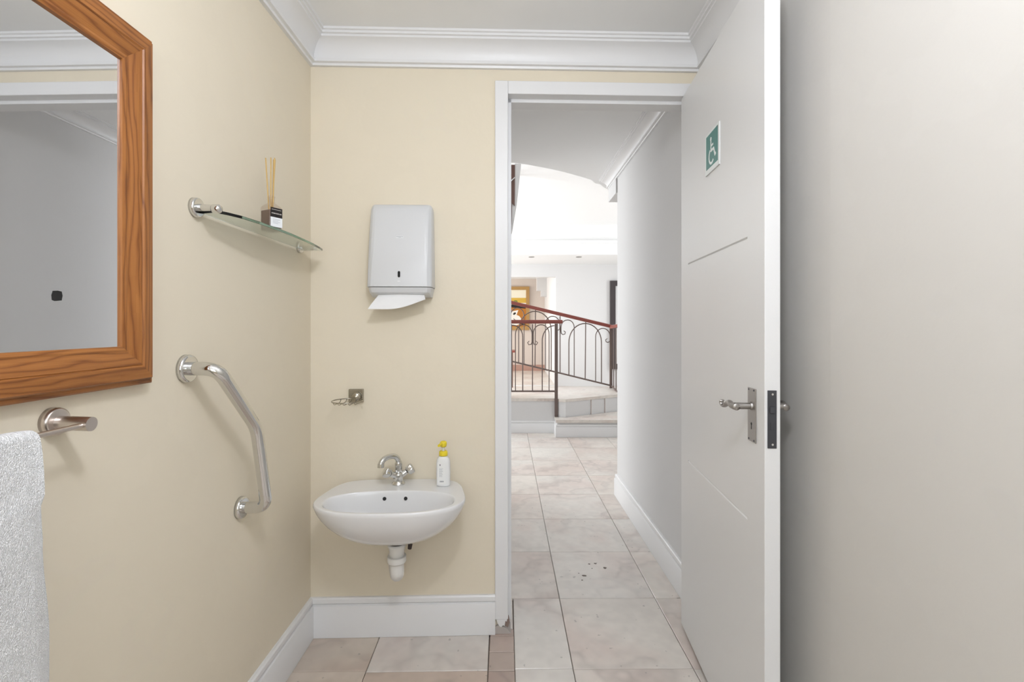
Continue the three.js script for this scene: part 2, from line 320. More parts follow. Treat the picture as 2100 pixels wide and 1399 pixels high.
// in the door's frame: +x along to the free edge, +z out of the side facing the wall, -z out of the visible face? resolved below
const doorInv = new THREE.Matrix4().makeRotationY(-door.rotation.y);
const side = V(-1, 0, 0).applyMatrix4(doorInv).z > 0 ? 1 : -1; // local z direction of the visible face's outward normal
const faceZ = d => side * d;                                    // offset outward from the visible face
{
  const ev = new Evaluator(); ev.useGroups = false;
  let leaf = new Brush(rbox(DW, DTOP - DB, DT, 0.002, DW / 2, (DTOP + DB) / 2, faceZ(-DT / 2))); leaf.updateMatrixWorld();
  const groove = (y, zf) => { const g = box(0.53, 0.005, 0.005); g.rotateX(Math.PI / 4); const b = new Brush(g.translate(0.09 + 0.265, y, faceZ(zf))); b.updateMatrixWorld(); return b; };
  for (const y of [EYE + 0.223, EYE - 0.490]) for (const z of [0, -DT]) leaf = ev.evaluate(leaf, groove(y, z), SUBTRACTION);
  const m = box(0.02, 0.157, 0.0202, 0, 0, 0);
  const g = toCreasedNormals(leaf.geometry, 0.05);
  part('leaf', g, M.doorPaint, door);
  // mortice lock fore-end on the door's edge
  const yT = EYE - (801 - HY) / 1000 * 1.139, yB = EYE - (920 - HY) / 1000 * 1.139, yc = (yT + yB) / 2, h = yT - yB;
  const lp = part('lock_plate', rbox(0.0024, h, 0.0205, 0.0008, DW + 0.0007, yc, faceZ(-DT * 0.46)), M.lockSteel, door, 'dark steel lock fore-end');
  for (const s of [-1, 1]) part('screw', cyl(0.0028, V(DW + 0.0015, yc + s * (h / 2 - 0.009), faceZ(-DT * 0.48)), V(DW + 0.0026, yc + s * (h / 2 - 0.009), faceZ(-DT * 0.48)), 0.0025, 14), M.screw, lp);
  part('latch', rbox(0.006, 0.016, 0.012, 0.002, DW + 0.002, yc + 0.022, faceZ(-DT * 0.46)), M.lockSteel, lp);
  part('deadbolt', rbox(0.0035, 0.018, 0.009, 0.001, DW + 0.0015, yc - 0.016, faceZ(-DT * 0.46)), M.lockSteel, lp);
  // lever handles on both faces
  const yS = EYE - 0.199, xS = DW - 0.067;
  for (const f of [1, -1]) {
    const o = d => f > 0 ? faceZ(d) : faceZ(-DT - d);
    const hd = new THREE.Group(); hd.name = 'handle'; door.add(hd); hd.userData.label = 'satin steel lever handle on a long plate';
    const plate = part('plate', rbox(0.046, 0.133, 0.003, 0.0012, xS, EYE - 0.221, o(0.0015)), M.steel, hd);
    for (const [sx, sy] of [[-0.015, -0.159], [0.015, -0.159], [-0.015, -0.282], [0.015, -0.282]]) part('screw', cyl(0.0025, V(xS + sx, EYE + sy, o(0.002)), V(xS + sx, EYE + sy, o(0.0042)), 0.002, 12), M.lockSteel, hd);
    part('keyhole', mergeGeometries([cyl(0.0036, V(xS, EYE - 0.243, o(0.002)), V(xS, EYE - 0.243, o(0.0034)), 0.0036, 16), box(0.0034, 0.013, 0.0014, xS, EYE - 0.250, o(0.0027))]), M.dark, hd);
    part('spindle', mergeGeometries([cyl(0.0105, V(xS, yS, o(0.003)), V(xS, yS, o(0.0075)), 0.0095), cyl(0.0078, V(xS, yS, o(0.006)), V(xS, yS, o(0.044)), 0.0085)]), M.steel, hd);
    const lv = [[0.008, -0.002, 0.041], [-0.012, -0.001, 0.0455], [-0.026, 0.004, 0.046], [-0.038, 0.002, 0.0465], [-0.050, -0.006, 0.047], [-0.061, -0.0105, 0.048], [-0.070, -0.008, 0.049], [-0.073, -0.001, 0.050], [-0.067, 0.003, 0.050]].map(p => V(xS + p[0], yS + p[1], o(p[2])));
    const curve = new THREE.CatmullRomCurve3(lv), rings = [], N = 40;
    for (let i = 0; i <= N; i++) {
      const t = i / N, p = curve.getPoint(t), q = curve.getTangent(t), up = V(0, 0, 1), nn = new THREE.Vector3().crossVectors(q, up).normalize();
      const w = 0.0085 - 0.003 * t, th = 0.0085 - 0.0053 * Math.min(1, t * 1.5), r = [];
      for (let k = 0; k < 14; k++) { const a = k / 14 * 2 * Math.PI; r.push(p.clone().add(up.clone().multiplyScalar(w * Math.cos(a))).add(nn.clone().multiplyScalar(th * Math.sin(a)))); }
      rings.push(r);
    }
    part('lever', loft(rings, true, true), M.steel, hd);
  }
}
// accessible-toilet sign on the door
{
  const c = document.createElement('canvas'); c.width = c.height = 512; const x = c.getContext('2d');
  x.fillStyle = '#e9efed'; x.fillRect(0, 0, 512, 512); x.fillStyle = '#3d7f78'; x.fillRect(34, 26, 440, 424);
  x.strokeStyle = '#e9efed'; x.fillStyle = '#e9efed'; x.lineCap = 'butt'; x.lineJoin = 'round';
  x.beginPath(); x.arc(216, 106, 27, 0, 7); x.fill();
  x.lineWidth = 34; x.beginPath(); x.moveTo(216, 132); x.lineTo(222, 252); x.lineTo(322, 252); x.lineTo(366, 346); x.lineTo(402, 332); x.stroke();
  x.lineWidth = 26; x.beginPath(); x.moveTo(222, 192); x.lineTo(304, 192); x.stroke();
  x.lineWidth = 32; x.beginPath(); x.arc(238, 318, 92, -2.1, 0.75, true); x.stroke();
  x.fillStyle = '#33504c'; x.beginPath(); x.moveTo(474, 26); x.lineTo(440, 26); x.lineTo(474, 92); x.fill();
  const t = new THREE.CanvasTexture(c); t.colorSpace = THREE.SRGBColorSpace;
  const s = thing('accessible_toilet_sign', 'green and white wheelchair symbol sign stuck on the open door', 'sign', [door.position.x, 0, door.position.z], door.rotation.y);
  const w = 0.126, h = 0.127, xc = DW - 0.359, yc = EYE + 0.540;
  part('backing', box(w, h, 0.003, xc, yc, faceZ(0.0016)), std({ color: rgb(0.75, 0.77, 0.76), roughness: 0.4 }), s);
  const pg = new THREE.PlaneGeometry(w, h); if (side < 0) pg.rotateY(Math.PI); pg.translate(xc, yc, faceZ(0.0034));
  part('print', pg, std({ map: t, roughness: 0.4, side: THREE.DoubleSide }), s, 'white wheelchair symbol on green');
}

// ------------------------------------------------------------------ floor with its tiles
const TH = 0.010;
const floor = struct('floor', metreUV(box(9.0, 0.1, 15.5, 0.7, -TH - 0.0015 - 0.05, -6.0)), M.grout, 'travertine tiled floor', 'floor');
function tileGeo(w, d, ou, ov) {
  const b = 0.0018, h = TH, x0 = -w / 2, x1 = w / 2, z0 = -d / 2, z1 = d / 2, pos = [], uv = [];
  const put = p => { pos.push(...p); uv.push(p[0] / 1.3 + ou, p[2] / 1.3 + ov); };
  const quad = (a, bb, c, e) => { [a, bb, c, a, c, e].forEach(put); };
  const T = [[x0 + b, 0, z1 - b], [x1 - b, 0, z1 - b], [x1 - b, 0, z0 + b], [x0 + b, 0, z0 + b]];
  const S = [[x0, -b, z1], [x1, -b, z1], [x1, -b, z0], [x0, -b, z0]], B = S.map(p => [p[0], -h, p[2]]);
  quad(...T); for (let i = 0; i < 4; i++) { const j = (i + 1) % 4; quad(S[i], S[j], T[j], T[i]); quad(B[i], B[j], S[j], S[i]); }
  return quadGeo(pos, uv);
}
function tile(x0, x1, Za, Zb, slope, Zref, mats, name = 'tile', gap = 0.0022) {   // Za < Zb depths; grid slanted by slope about Zref
  const w = x1 - x0 - gap, d = Zb - Za - gap; if (w < 0.01 || d < 0.01) return null;
  const m = part(name, tileGeo(w, d, rnd(), rnd()), mats[Math.floor(rnd() * mats.length)], floor);
  const Zm = (Za + Zb) / 2; m.position.set((x0 + x1) / 2 - slope * (Zm - Zref), 0, -Zm); m.rotation.y = Math.atan(slope); return m;
}
// bathroom side, left of the narrow strip
for (let r = 0; r < 8; r++) for (let c = 0; c < 2; c++) {
  const Zb = r === 0 ? 1.835 : 1.628 - (r - 1) * 0.42, Za = r === 0 ? 1.628 : Zb - 0.42;
  tile(c ? -0.487 : -0.745, c ? -0.080 : -0.487, Za, Zb, 0.02, 1.6, M.warmTiles.concat(c ? M.tiles.slice(1, 2) : []));
}
// narrow strip of small brown tiles beside the doorway
let zs = 1.855; for (const d of [0.040, 0.090, 0.095, 0.095, 0.095, 0.095, 0.095, 0.095, 0.095, 0.095, 0.095, 0.095]) { tile(-0.080, 0.0105, zs - d, zs, 0.012, 1.6, M.strip, 'strip_tile', 0.003); zs -= d; }
// corridor grid running through the doorway to the stairs
const S2 = 0.012, colX = k => 0.2065 + 0.405 * k, rowZ = k => 1.640 + 0.4235 * k;
let stained = null;
for (let r = -7; r < 9; r++) for (let c = -4; c < 5; c++) {
  let x0 = colX(c - 1), x1 = colX(c), Za = rowZ(r), Zb = rowZ(r + 1);
  if (Za >= 5.2) continue; if (Zb > 5.24) Zb = 5.24;
  if (Zb <= 1.86) { if (c < 0) continue; if (c === 0) x0 = 0.010; if (c > 2) continue; if (c === 2) x1 = 0.735; }
  else if (Za < 1.86 && c <= 0) {                                  // row that passes the back wall
    if (c < 0) continue;
    tile(0.010, x1, Za, Zb, S2, 1.58, M.tiles); tile(x0, 0.008, 1.858, Zb, S2, 1.58, M.tiles); continue;
  } else if (Za < 3.3 && c >= 2) { if (c > 2) continue; x1 = 0.745; }
  const t = tile(x0, x1, Za, Zb, S2, 1.58, M.tiles); if (c === 1 && r === 1) stained = t;
}
{ // dark pits and stains on one tile
  const marks = [[1208, 1157, 5], [1221, 1156, 6], [1240.5, 1165, 8], [1198, 1181, 9], [1194, 1190, 4], [1214, 1166, 3], [1187, 1176, 3]];
  for (const [px, py, s] of marks) {
    const Z = EYE * 1000 / (py - HY), r = s * 0.0011, sh = new THREE.Shape();
    for (let k = 0; k < 9; k++) { const a = k / 9 * 2 * Math.PI, q = r * (0.6 + 0.5 * rnd()); k ? sh.lineTo(q * Math.cos(a) * 1.2, q * Math.sin(a)) : sh.moveTo(q * 1.2, 0); }
    sh.closePath(); const g = new THREE.ExtrudeGeometry(sh, { depth: 0.0004, bevelEnabled: false }); g.rotateX(-Math.PI / 2);
    const m = part('stain', g, M.stain, floor); m.position.set((px - CX) / 1000 * Z, 0.0, -Z);
  }
}

// ------------------------------------------------------------------ corridor and hall beyond the door
struct('floor_hall', metreUV(boxAB(-3.1, 4.6, -0.012, 0, -12.6, -6.15)), M.marble, 'pale stone floor beyond the landing', 'floor');
const CW = Z => 0.730 - S2 * (Z - 2.08);                        // corridor wall face
const ZE = 3.31, CC = 2.215, HC = 2.82, ZF = 9.3;
{
  const s = new THREE.Shape(); s.moveTo(CW(1.93), 1.93); s.lineTo(CW(ZE), ZE); s.lineTo(4.6, ZE); s.lineTo(4.6, 1.93); s.closePath();
  const g = new THREE.ExtrudeGeometry(s, { depth: 2.9, bevelEnabled: false }); g.rotateX(-Math.PI / 2); g.translate(0, 0, 0); metreUV(g);
  struct('wall_corridor', g, M.hallPaint, 'pale grey corridor wall seen through the doorway', 'wall');
  const l = struct('trim_6', boxAB(0.705, 1.0, 2.055, CC, -3.56, -ZE), M.hallPaint, 'white lintel at the end of the corridor wall', 'lintel');
  struct('baseboard_corridor', mergeGeometries(sweep([[1.6, -ZE], [CW(ZE), -ZE], [CW(1.95), -1.95]].map(p => p), skirt)), M.trim, 'white skirting board along the grey corridor wall', 'skirting board');
  const c2 = cornice.map(([o, y]) => [o, CC + (y - CEIL) * 0.58]);
  struct('trim_7', sweep([[CW(3.56), -3.56], [CW(1.95), -1.95]], c2)[0], M.trim, 'white cornice above the grey corridor wall', 'cornice');
  // lower corridor ceiling with its wavy end towards the stair hall
  const e = new THREE.Shape(); e.moveTo(-3.1, 1.90); e.lineTo(4.6, 1.90); e.lineTo(4.6, 3.9);
  const pts = [[0.80, 3.86], [0.735, 3.78], [0.69, 3.72], [0.66, 3.65], [0.62, 3.64], [0.58, 3.55], [0.52, 3.50], [0.42, 3.41], [0.26, 3.30], [0.10, 3.21], [-0.10, 3.14], [-0.4, 3.08], [-1.2, 3.0], [-3.1, 2.95]];
  pts.forEach(p => e.lineTo(...p)); e.closePath();
  const cg = new THREE.ExtrudeGeometry(e, { depth: 0.7, bevelEnabled: false }); cg.rotateX(-Math.PI / 2); cg.translate(0, CC, 0); metreUV(cg);
  struct('ceiling_corridor', cg, M.ceiling, 'lower white ceiling over the corridor', 'ceiling');
}
struct('ceiling_hall', boxAB(-3.1, 4.6, HC, HC + 0.1, -13, -2.8), M.ceiling, 'white ceiling of the stair hall', 'ceiling');
struct('ceiling_bulkhead', mergeGeometries([boxAB(-3.1, 4.6, EYE + 1.172, HC, -ZF, -8.05), boxAB(-3.1, 4.6, EYE + 1.36, EYE + 1.405, -8.05, -8.01)]), M.ceiling, 'lowered white bulkhead with two downlights', 'bulkhead');
{ // hall walls: left with two tall windows, right with one, far with the opening
  const wallWithHoles = (w, h, holes, t) => { const s = new THREE.Shape(); s.moveTo(0, 0); s.lineTo(w, 0); s.lineTo(w, h); s.lineTo(0, h); s.closePath(); for (const [a, b, c, d] of holes) { const p = new THREE.Path(); p.moveTo(a, c); p.lineTo(b, c); p.lineTo(b, d); p.lineTo(a, d); p.closePath(); s.holes.push(p); } return new THREE.ExtrudeGeometry(s, { depth: t, bevelEnabled: false }); };
  let g = wallWithHoles(11.2, 2.9, [[2.6, 4.2, 0.45, 2.55], [4.9, 6.5, 0.45, 2.55]], 0.15); g.rotateY(Math.PI / 2); g.translate(-3.1, 0, -1.8);
  struct('wall_hall_left', g, M.hallPaint, 'white hall wall with two tall windows', 'wall');
  g = wallWithHoles(9.8, 2.9, [[2.55, 4.05, 0.85, 2.55]], 0.15); g.rotateY(Math.PI / 2); g.translate(4.45, 0, -3.2);
  struct('wall_hall_right', g, M.hallPaint, 'white hall wall on the stair side', 'wall');
  g = wallWithHoles(7.7, 2.9, [[1.9, 3.937, 0.0005, 2.084]], 0.15); g.translate(-3.1, 0, -ZF - 0.15);
  struct('wall_hall_far', g, M.hallPaint, 'white far wall of the stair hall', 'wall');
  struct('wall_hall_near', boxAB(-3.1, XL - 0.12, 0, 2.9, -1.93, -1.80), M.hallPaint, 'white hall wall beside the bathroom', 'wall');
  struct('wall_corridor_left', boxAB(-0.60, -0.48, 0, CC, -3.55, -1.93), M.hallPaint, 'grey corridor wall opposite', 'wall');
  // room beyond the opening
  struct('wall_alcove_right', boxAB(0.837, 0.95, 0, 2.6, -12.5, -ZF - 0.15), M.hallPaint, 'pale side wall of the room beyond', 'wall');
  struct('wall_alcove_back', boxAB(-3.0, 0.95, 0, 2.6, -12.65, -12.5), M.alcovePaint, 'warm pale wall carrying the painting', 'wall');
  struct('wall_alcove_left', boxAB(-3.0, -2.85, 0, 2.6, -12.5, -ZF - 0.15), M.alcovePaint, 'warm pale side wall of the room beyond', 'wall');
  struct('ceiling_alcove', boxAB(-3.0, 0.95, 2.35, 2.6, -12.65, -ZF - 0.15), M.ceiling, 'ceiling of the room beyond', 'ceiling');
  struct('trim_8', mergeGeometries([boxAB(0.60, 0.837, 2.0, 2.35, -12.0, -11.75), boxAB(0.70, 0.837, 1.86, 2.0, -12.0, -11.75)]), M.hallPaint, 'stepped corbel below the ceiling of the room beyond', 'corbel');
  struct('baseboard_alcove', boxAB(-2.85, 0.837, 0, 0.15, -12.5, -12.47), std({ color: rgb(0.50, 0.30, 0.24), roughness: 0.6 }), 'terracotta skirting of the room beyond', 'skirting board');
}
windowUnit('window_2', 1.6, 2.1, [-3.02, 1.5, -5.2], Math.PI / 2, 2.0, 'tall daylit hall window nearer the bathroom');
windowUnit('window_3', 1.6, 2.1, [-3.02, 1.5, -7.5], Math.PI / 2, 2.0, 'tall daylit hall window nearer the far wall');
windowUnit('window_4', 1.5, 1.7, [4.52, 1.7, -6.5], -Math.PI / 2, 2.0, 'daylit hall window above the stairs');
windowUnit('window_5', 1.7, 1.3, [-2.84, 1.4, -11.0], Math.PI / 2, 1.5, 'daylit window of the room beyond');
// downlights in the bulkhead
for (const [px, lab] of [[1090, 'small round downlight in the bulkhead above the alcove with the painting'], [1187, 'small round downlight in the bulkhead above the bare white wall']]) {
  const Z = 8.31, d = thing('downlight', lab, 'downlight', [(px - CX) / 1000 * Z, EYE + 1.172, -Z], 0, 'downlights in the bulkhead');
  part('ring', latheAlong([[0.035, 0.0], [0.05, 0.0], [0.05, -0.006], [0.036, -0.008], [0.035, 0]], V(0, 0, 0), V(0, 1, 0)), M.steel, d);
  part('lens', cyl(0.035, V(0, -0.003, 0), V(0, 0, 0)), std({ color: rgb(0.45, 0.45, 0.45), roughness: 0.3 }), d);
}
// stairs: raised landing, first step, winder step
const HL = 0.372, HS = 0.180;
{
  const solid = (pts, y0, y1) => { const s = new THREE.Shape(pts.map(p => new THREE.Vector2(...p))); const g = new THREE.ExtrudeGeometry(s, { depth: y1 - y0, bevelEnabled: false }); g.rotateX(-Math.PI / 2); return metreUV(g.translate(0, y0, 0)); };
  const st = thing('staircase', 'white stone stairs with a raised landing beyond the corridor', 'stairs');
  const land = [[-2.9, 5.245], [0.47, 5.245], [0.50, 5.20], [0.57, 5.18], [1.28, 5.60], [1.9, 5.9], [4.4, 5.9], [4.4, 6.15], [-2.9, 6.15]];
  part('landing', solid(land, 0, HL - 0.03), M.hallPaint, st);
  part('landing_top', solid(land.map(([x, z], i) => [x, z + (i < 7 ? -0.006 : 0)]), HL - 0.03, HL), M.marble, st, 'pale stone slab');
  const s1 = [[0.468, 5.05], [4.4, 5.05], [4.4, 5.88], [1.9, 5.88], [1.28, 5.59], [0.57, 5.17], [0.5, 5.19], [0.468, 5.235]];
  part('step', solid(s1, 0, HS - 0.03), M.hallPaint, st);
  part('step_top', solid(s1.map(([x, z], i) => [x - (i === 0 || i === 7 ? 0.012 : 0), z - (i < 2 ? 0.018 : 0)]), HS - 0.03, HS), M.marble, st, 'pale stone slab');
  part('skirting', mergeGeometries(sweep([[-2.9, -5.245], [0.468, -5.245], [0.468, -5.05], [4.4, -5.05]], skirt.map(([o, y]) => [o, y * 0.9]))), M.trim, st);
  for (const t of [0.42, 0.66]) { const x = 0.57 + 0.71 * t, z = 5.18 + 0.42 * t; part('riser_joint', box(0.006, 0.17, 0.004).rotateY(0.53).translate(x, 0.265, -z + 0.003), M.strip[0], st); }
}
// wrought-iron railings
function railing(name, label, Z, build) {
  const g = thing(name, label, 'railing', [0, 0, 0], 0); build(g, Z); return g;
}
function ironBar(parent, name, pts, r, bend = 0.02, n = 40) { return part(name, tube(pts, r, bend, n, 8), M.iron, parent); }
function archPts(Z, x0, x1, yTop, yA, yB) {                 // px: legs at x0, x1; apex yTop; leg ends yA, yB
  const pts = [P(x0, yA, Z)], xc = (x0 + x1) / 2, rx = (x1 - x0) / 2, ry = Math.abs(rx) * 1.15;
  for (let k = 0; k <= 16; k++) { const a = Math.PI * (1 - k / 16); pts.push(P(xc + rx * Math.cos(a), yTop + ry - ry * Math.sin(a), Z)); }
  pts.push(P(x1, yB, Z)); return pts;
}
function scrollPts(Z, leg, end, yTop, yLeg, yScroll) {       // leg up and over to 'end', then a curl at yScroll opening towards the leg side
  const pts = [P(leg, yLeg, Z)], xc = (leg + end) / 2, rx = (end - leg) / 2, ry = Math.abs(rx) * 1.1, s = Math.sign(leg - end);
  for (let k = 0; k <= 14; k++) { const a = Math.PI * (1 - k / 14); pts.push(P(xc + rx * Math.cos(a), yTop + ry - ry * Math.sin(a), Z)); }
  const R = 5.2, cx = end + s * R;
  for (let k = 0; k <= 14; k++) { const a = Math.PI + k / 14 * 4.6, r = R * (1 - 0.35 * k / 14); pts.push(P(cx + s * r * Math.cos(a), yScroll - r * Math.sin(a), Z)); }
  return pts;
}
railing('stair_railing', 'level iron railing with mahogany handrail on the landing edge', 5.30, (g, Z) => {
  const yb = 801, e = 0.006;
  part('handrail', rbox(P(1154, 660, Z).x + 0.95, 0.040, 0.05, 0.012, (P(1154, 660, Z).x - 0.95) / 2, P(0, 660, Z).y, -Z), M.mahogany, g, 'mahogany handrail');
  part('bottom_rail', box(P(1139, 0, Z).x + 0.95, 0.016, 0.022, (P(1139, 0, Z).x - 0.95) / 2, P(0, 802.5, Z).y, -Z), M.iron, g);
  part('post', boxAB(P(1136, 0, Z).x, P(1142.2, 0, Z).x, 0.182, P(0, 664, Z).y, -5.225, -5.195).translate(0, 0, 0), M.iron, g);
  part('post_bracket', boxAB(P(1137, 0, Z).x, P(1141, 0, Z).x, 0.42, 0.45, -Z, -5.2), M.iron, g);
  for (const [c, cut] of [[1092, 1], [1006, 0], [920, 0]]) {
    ironBar(g, 'baluster', [P(c, 665, Z), P(c, yb, Z)], e);
    ironBar(g, 'scroll', scrollPts(Z, c - 35, c - 1, 666, yb, 703), e * 0.85);
    ironBar(g, 'scroll', scrollPts(Z, c + 34, c + 1.5, 666, yb, 703), e * 0.85);
    if (!cut) { ironBar(g, 'baluster', [P(c + 43, 665, Z), P(c + 43, yb, Z)], e); }
    ironBar(g, 'arch', archPts(Z, c - 60, c - 20, 667, yb, yb), e);
  }
  const half = [P(1112, yb, Z)]; for (let k = 0; k <= 10; k++) { const a = Math.PI * (1 - k / 20); half.push(P(1137 + 25 * Math.cos(a), 668 + 30 - 30 * Math.sin(a), Z)); }
  ironBar(g, 'arch', half, e);
});
railing('stair_railing', 'sloping iron railing with mahogany handrail rising behind the landing', 6.10, (g, Z) => {
  const e = 0.0068, hy = x => 620 + (x - 1047) * (50 / 208), by = x => 740 + (x - 1045) * (51 / 208);
  const a = P(900, hy(900), Z), b = P(1257, hy(1257), Z), L = a.distanceTo(b), ang = Math.atan2(b.y - a.y, b.x - a.x), mid = a.clone().add(b).multiplyScalar(0.5);
  part('handrail', rbox(L, 0.042, 0.055, 0.013).rotateZ(ang).translate(mid.x, mid.y, mid.z), M.mahogany, g, 'mahogany handrail');
  ironBar(g, 'bottom_rail', [P(900, by(900), Z), P(1254, by(1254), Z)], 0.010);
  part('post', boxAB(P(1250.2, 0, Z).x, P(1255.4, 0, Z).x, HL, P(0, 671, Z).y, -Z - 0.016, -Z + 0.016), M.iron, g);
  for (const c of [1200, 1097, 994]) {
    ironBar(g, 'baluster', [P(c + 1, hy(c) + 4, Z), P(c, by(c), Z)], e);
    ironBar(g, 'arch', archPts(Z, c - 33.4, c + 33.4, hy(c) + 6.5, by(c - 33), by(c + 33)), e);
    ironBar(g, 'scroll', scrollPts(Z, c - 22.5, c - 49.5, hy(c - 36) + 8, by(c - 22), hy(c - 49) + 37), e * 0.85);
    ironBar(g, 'scroll', scrollPts(Z, c + 21.5, c + 51, hy(c + 36) + 8, by(c + 21), hy(c + 51) + 29), e * 0.85);
    if (c < 1200) ironBar(g, 'baluster', [P(c + 51.5, hy(c + 51) + 4, Z), P(c + 51.5, by(c + 51), Z)], e);
  }
  // return towards the first step
  const c0 = P(1254, 671, Z), c1 = P(1270, 668, 5.66);
  const L2 = c0.distanceTo(c1), m2 = c0.clone().add(c1).multiplyScalar(0.5), rg = rbox(L2 + 0.03, 0.042, 0.055, 0.013);
  rg.applyQuaternion(new THREE.Quaternion().setFromUnitVectors(V(1, 0, 0), c1.clone().sub(c0).normalize())).translate(m2.x, m2.y, m2.z);
  part('handrail', rg, M.mahogany, g, 'mahogany handrail');
  part('post', boxAB(c1.x - 0.016, c1.x + 0.016, HS, c1.y, c1.z - 0.016, c1.z + 0.016), M.iron, g);
  ironBar(g, 'bottom_rail', [P(1254, 791, Z), P(1270, 808, 5.66)], 0.010);
  for (const t of [0.3, 0.6]) { const q = c0.clone().lerp(c1, t); ironBar(g, 'baluster', [q, V(q.x, P(1254, 791, Z).y * (1 - t) + P(1270, 808, 5.66).y * t, q.z)], e); }
});
// upper flight at the left of the hall: newel, dark panel and pale string board
{
  const g = thing('upper_stair_post', 'tall dark brown stair post with a sloping pale string board behind the jamb', 'post');
  part('post', boxAB(-0.075, 0.0 - 0.008, 0.40, 2.80, -5.40, -5.35), M.walnut, g);
  const q = (pts, Z, t, m, n) => { const s = new THREE.Shape(pts.map(([x, y]) => { const p = P(x, y, Z); return new THREE.Vector2(p.x, p.y); })); part(n, new THREE.ExtrudeGeometry(s, { depth: t, bevelEnabled: false }).translate(0, 0, -Z), m, g); };
  q([[1040, 340], [1056, 340], [1055.5, 424], [1050, 418], [1049, 480], [1040, 480]], 4.62, 0.03, M.walnut, 'panel');
  q([[1055.5, 340], [1068.5, 340], [1060, 420], [1049.5, 482], [1049.5, 420], [1055.6, 424]], 4.66, 0.06, M.hallPaint, 'string_board');
  q([[1044, 374], [1055.5, 363.5], [1055.5, 365.5], [1044, 376.5]], 4.58, 0.01, M.trim, 'diagonal_rod');
}
// pictures on the far walls
{
  const c = document.createElement('canvas'); c.width = 256; c.height = 512; const x = c.getContext('2d');
  x.fillStyle = '#efe6b8'; x.fillRect(0, 0, 256, 512); x.fillStyle = '#f6f1dc'; x.fillRect(0, 0, 256, 110); x.fillStyle = '#d8b24a'; x.fillRect(0, 110, 256, 70);
  x.fillStyle = '#f1eee6'; x.fillRect(0, 180, 256, 60); x.fillStyle = '#b9772b'; x.fillRect(0, 240, 256, 272);
  x.fillStyle = '#1d1a19'; x.beginPath(); x.moveTo(20, 240); x.lineTo(110, 150); x.lineTo(160, 200); x.lineTo(250, 230); x.lineTo(250, 260); x.closePath(); x.fill();
  x.fillStyle = '#f2efe9'; x.beginPath(); x.ellipse(100, 420, 90, 75, 0, 0, 7); x.fill(); x.beginPath(); x.moveTo(50, 300); x.lineTo(150, 280); x.lineTo(120, 360); x.lineTo(40, 350); x.fill();
  x.fillStyle = '#23201f'; x.beginPath(); x.ellipse(96, 330, 22, 14, -0.6, 0, 7); x.fill(); x.fillStyle = '#2b2420'; x.fillRect(180, 440, 60, 40); x.fillStyle = '#7d8a3a'; x.beginPath(); x.ellipse(110, 165, 30, 22, 0, 0, 7); x.fill();
  const t = new THREE.CanvasTexture(c); t.colorSpace = THREE.SRGBColorSpace;
  const Z = 12.47, a = P(1034, 588, Z), b = P(1085.6, 677, Z), w = b.x - a.x, h = a.y - b.y, f = 0.085;
  const pa = thing('painting', 'abstract orange and white painting in a gold frame in the room beyond', 'painting', [(a.x + b.x) / 2, b.y, -Z]);
  part('frame', mergeGeometries([box(w, f, 0.05, 0, f / 2), box(w, f, 0.05, 0, h - f / 2), box(f, h - 2 * f, 0.05, -w / 2 + f / 2, h / 2), box(f, h - 2 * f, 0.05, w / 2 - f / 2, h / 2)]), M.gold, pa, 'gold frame');
  part('canvas', box(w - 2 * f, h - 2 * f, 0.03, 0, h / 2, -0.005), std({ map: t, roughness: 0.7 }), pa);
  const Z2 = ZF - 0.03, a2 = P(1251, 576, Z2), b2 = P(1330, 757, Z2), w2 = b2.x - a2.x, h2 = a2.y - b2.y, f2 = 0.10;
  const pf = thing('framed_poster', 'white poster in a wide black frame on the far hall wall', 'picture', [(a2.x + b2.x) / 2, b2.y, -Z2]);
  part('frame', mergeGeometries([box(w2, f2, 0.06, 0, f2 / 2), box(w2, f2, 0.06, 0, h2 - f2 / 2), box(f2, h2 - 2 * f2, 0.06, -w2 / 2 + f2 / 2, h2 / 2), box(f2, h2 - 2 * f2, 0.06, w2 / 2 - f2 / 2, h2 / 2)]), M.blackWood, pf, 'black frame');
  part('poster', box(w2 - 2 * f2, h2 - 2 * f2, 0.02, 0, h2 / 2, -0.01), M.paper, pf);
  part('print_mark', box(0.16, 0.03, 0.002, -w2 / 2 + f2 + 0.13, h2 * 0.72, 0.002), std({ color: rgb(0.55, 0.55, 0.56), roughness: 0.9 }), pf, 'small grey print');
  // low wooden table half hidden by the jamb
  const tb = thing('side_table', 'small dark wooden side table behind the railings', 'table', [-0.27, 0, -8.6]);
  part('top', rbox(0.66, 0.03, 0.42, 0.006, 0, 0.705, 0), M.mahogany, tb); part('shelf', rbox(0.54, 0.025, 0.36, 0.005, 0, 0.44, 0), M.walnut, tb);
  for (const sx of [-0.27, 0.27]) for (const sz of [-0.17, 0.17]) part('leg', box(0.03, 0.69, 0.03, sx, 0.345, sz), M.walnut, tb);
}

// ------------------------------------------------------------------ ceiling lamp above the camera (out of the frame, lights the room)
{
  const l = thing('ceiling_lamp', 'opal glass globe ceiling lamp on a short stem', 'lamp', [0.05, CEIL, -0.22]);
  part('base', latheAlong([[0, 0], [0.065, 0], [0.065, -0.012], [0.02, -0.022], [0, -0.022]], V(0, 0, 0), V(0, 1, 0)), M.trim, l);
  part('stem', cyl(0.009, V(0, -0.11, 0), V(0, -0.02, 0)), M.trim, l);
  part('globe', new THREE.SphereGeometry(0.095, 32, 20).translate(0, -0.20, 0), std({ color: rgb(0.9, 0.9, 0.9), emissive: rgb(0.99, 0.985, 0.99), emissiveIntensity: 1.6 }), l, 'opal glass globe');
  const a = new THREE.PointLight(rgb(0.945, 0.98, 1.08), 1.8); a.position.set(0, -0.20, 0); a.castShadow = true; a.shadow.radius = 4; l.add(a);
}

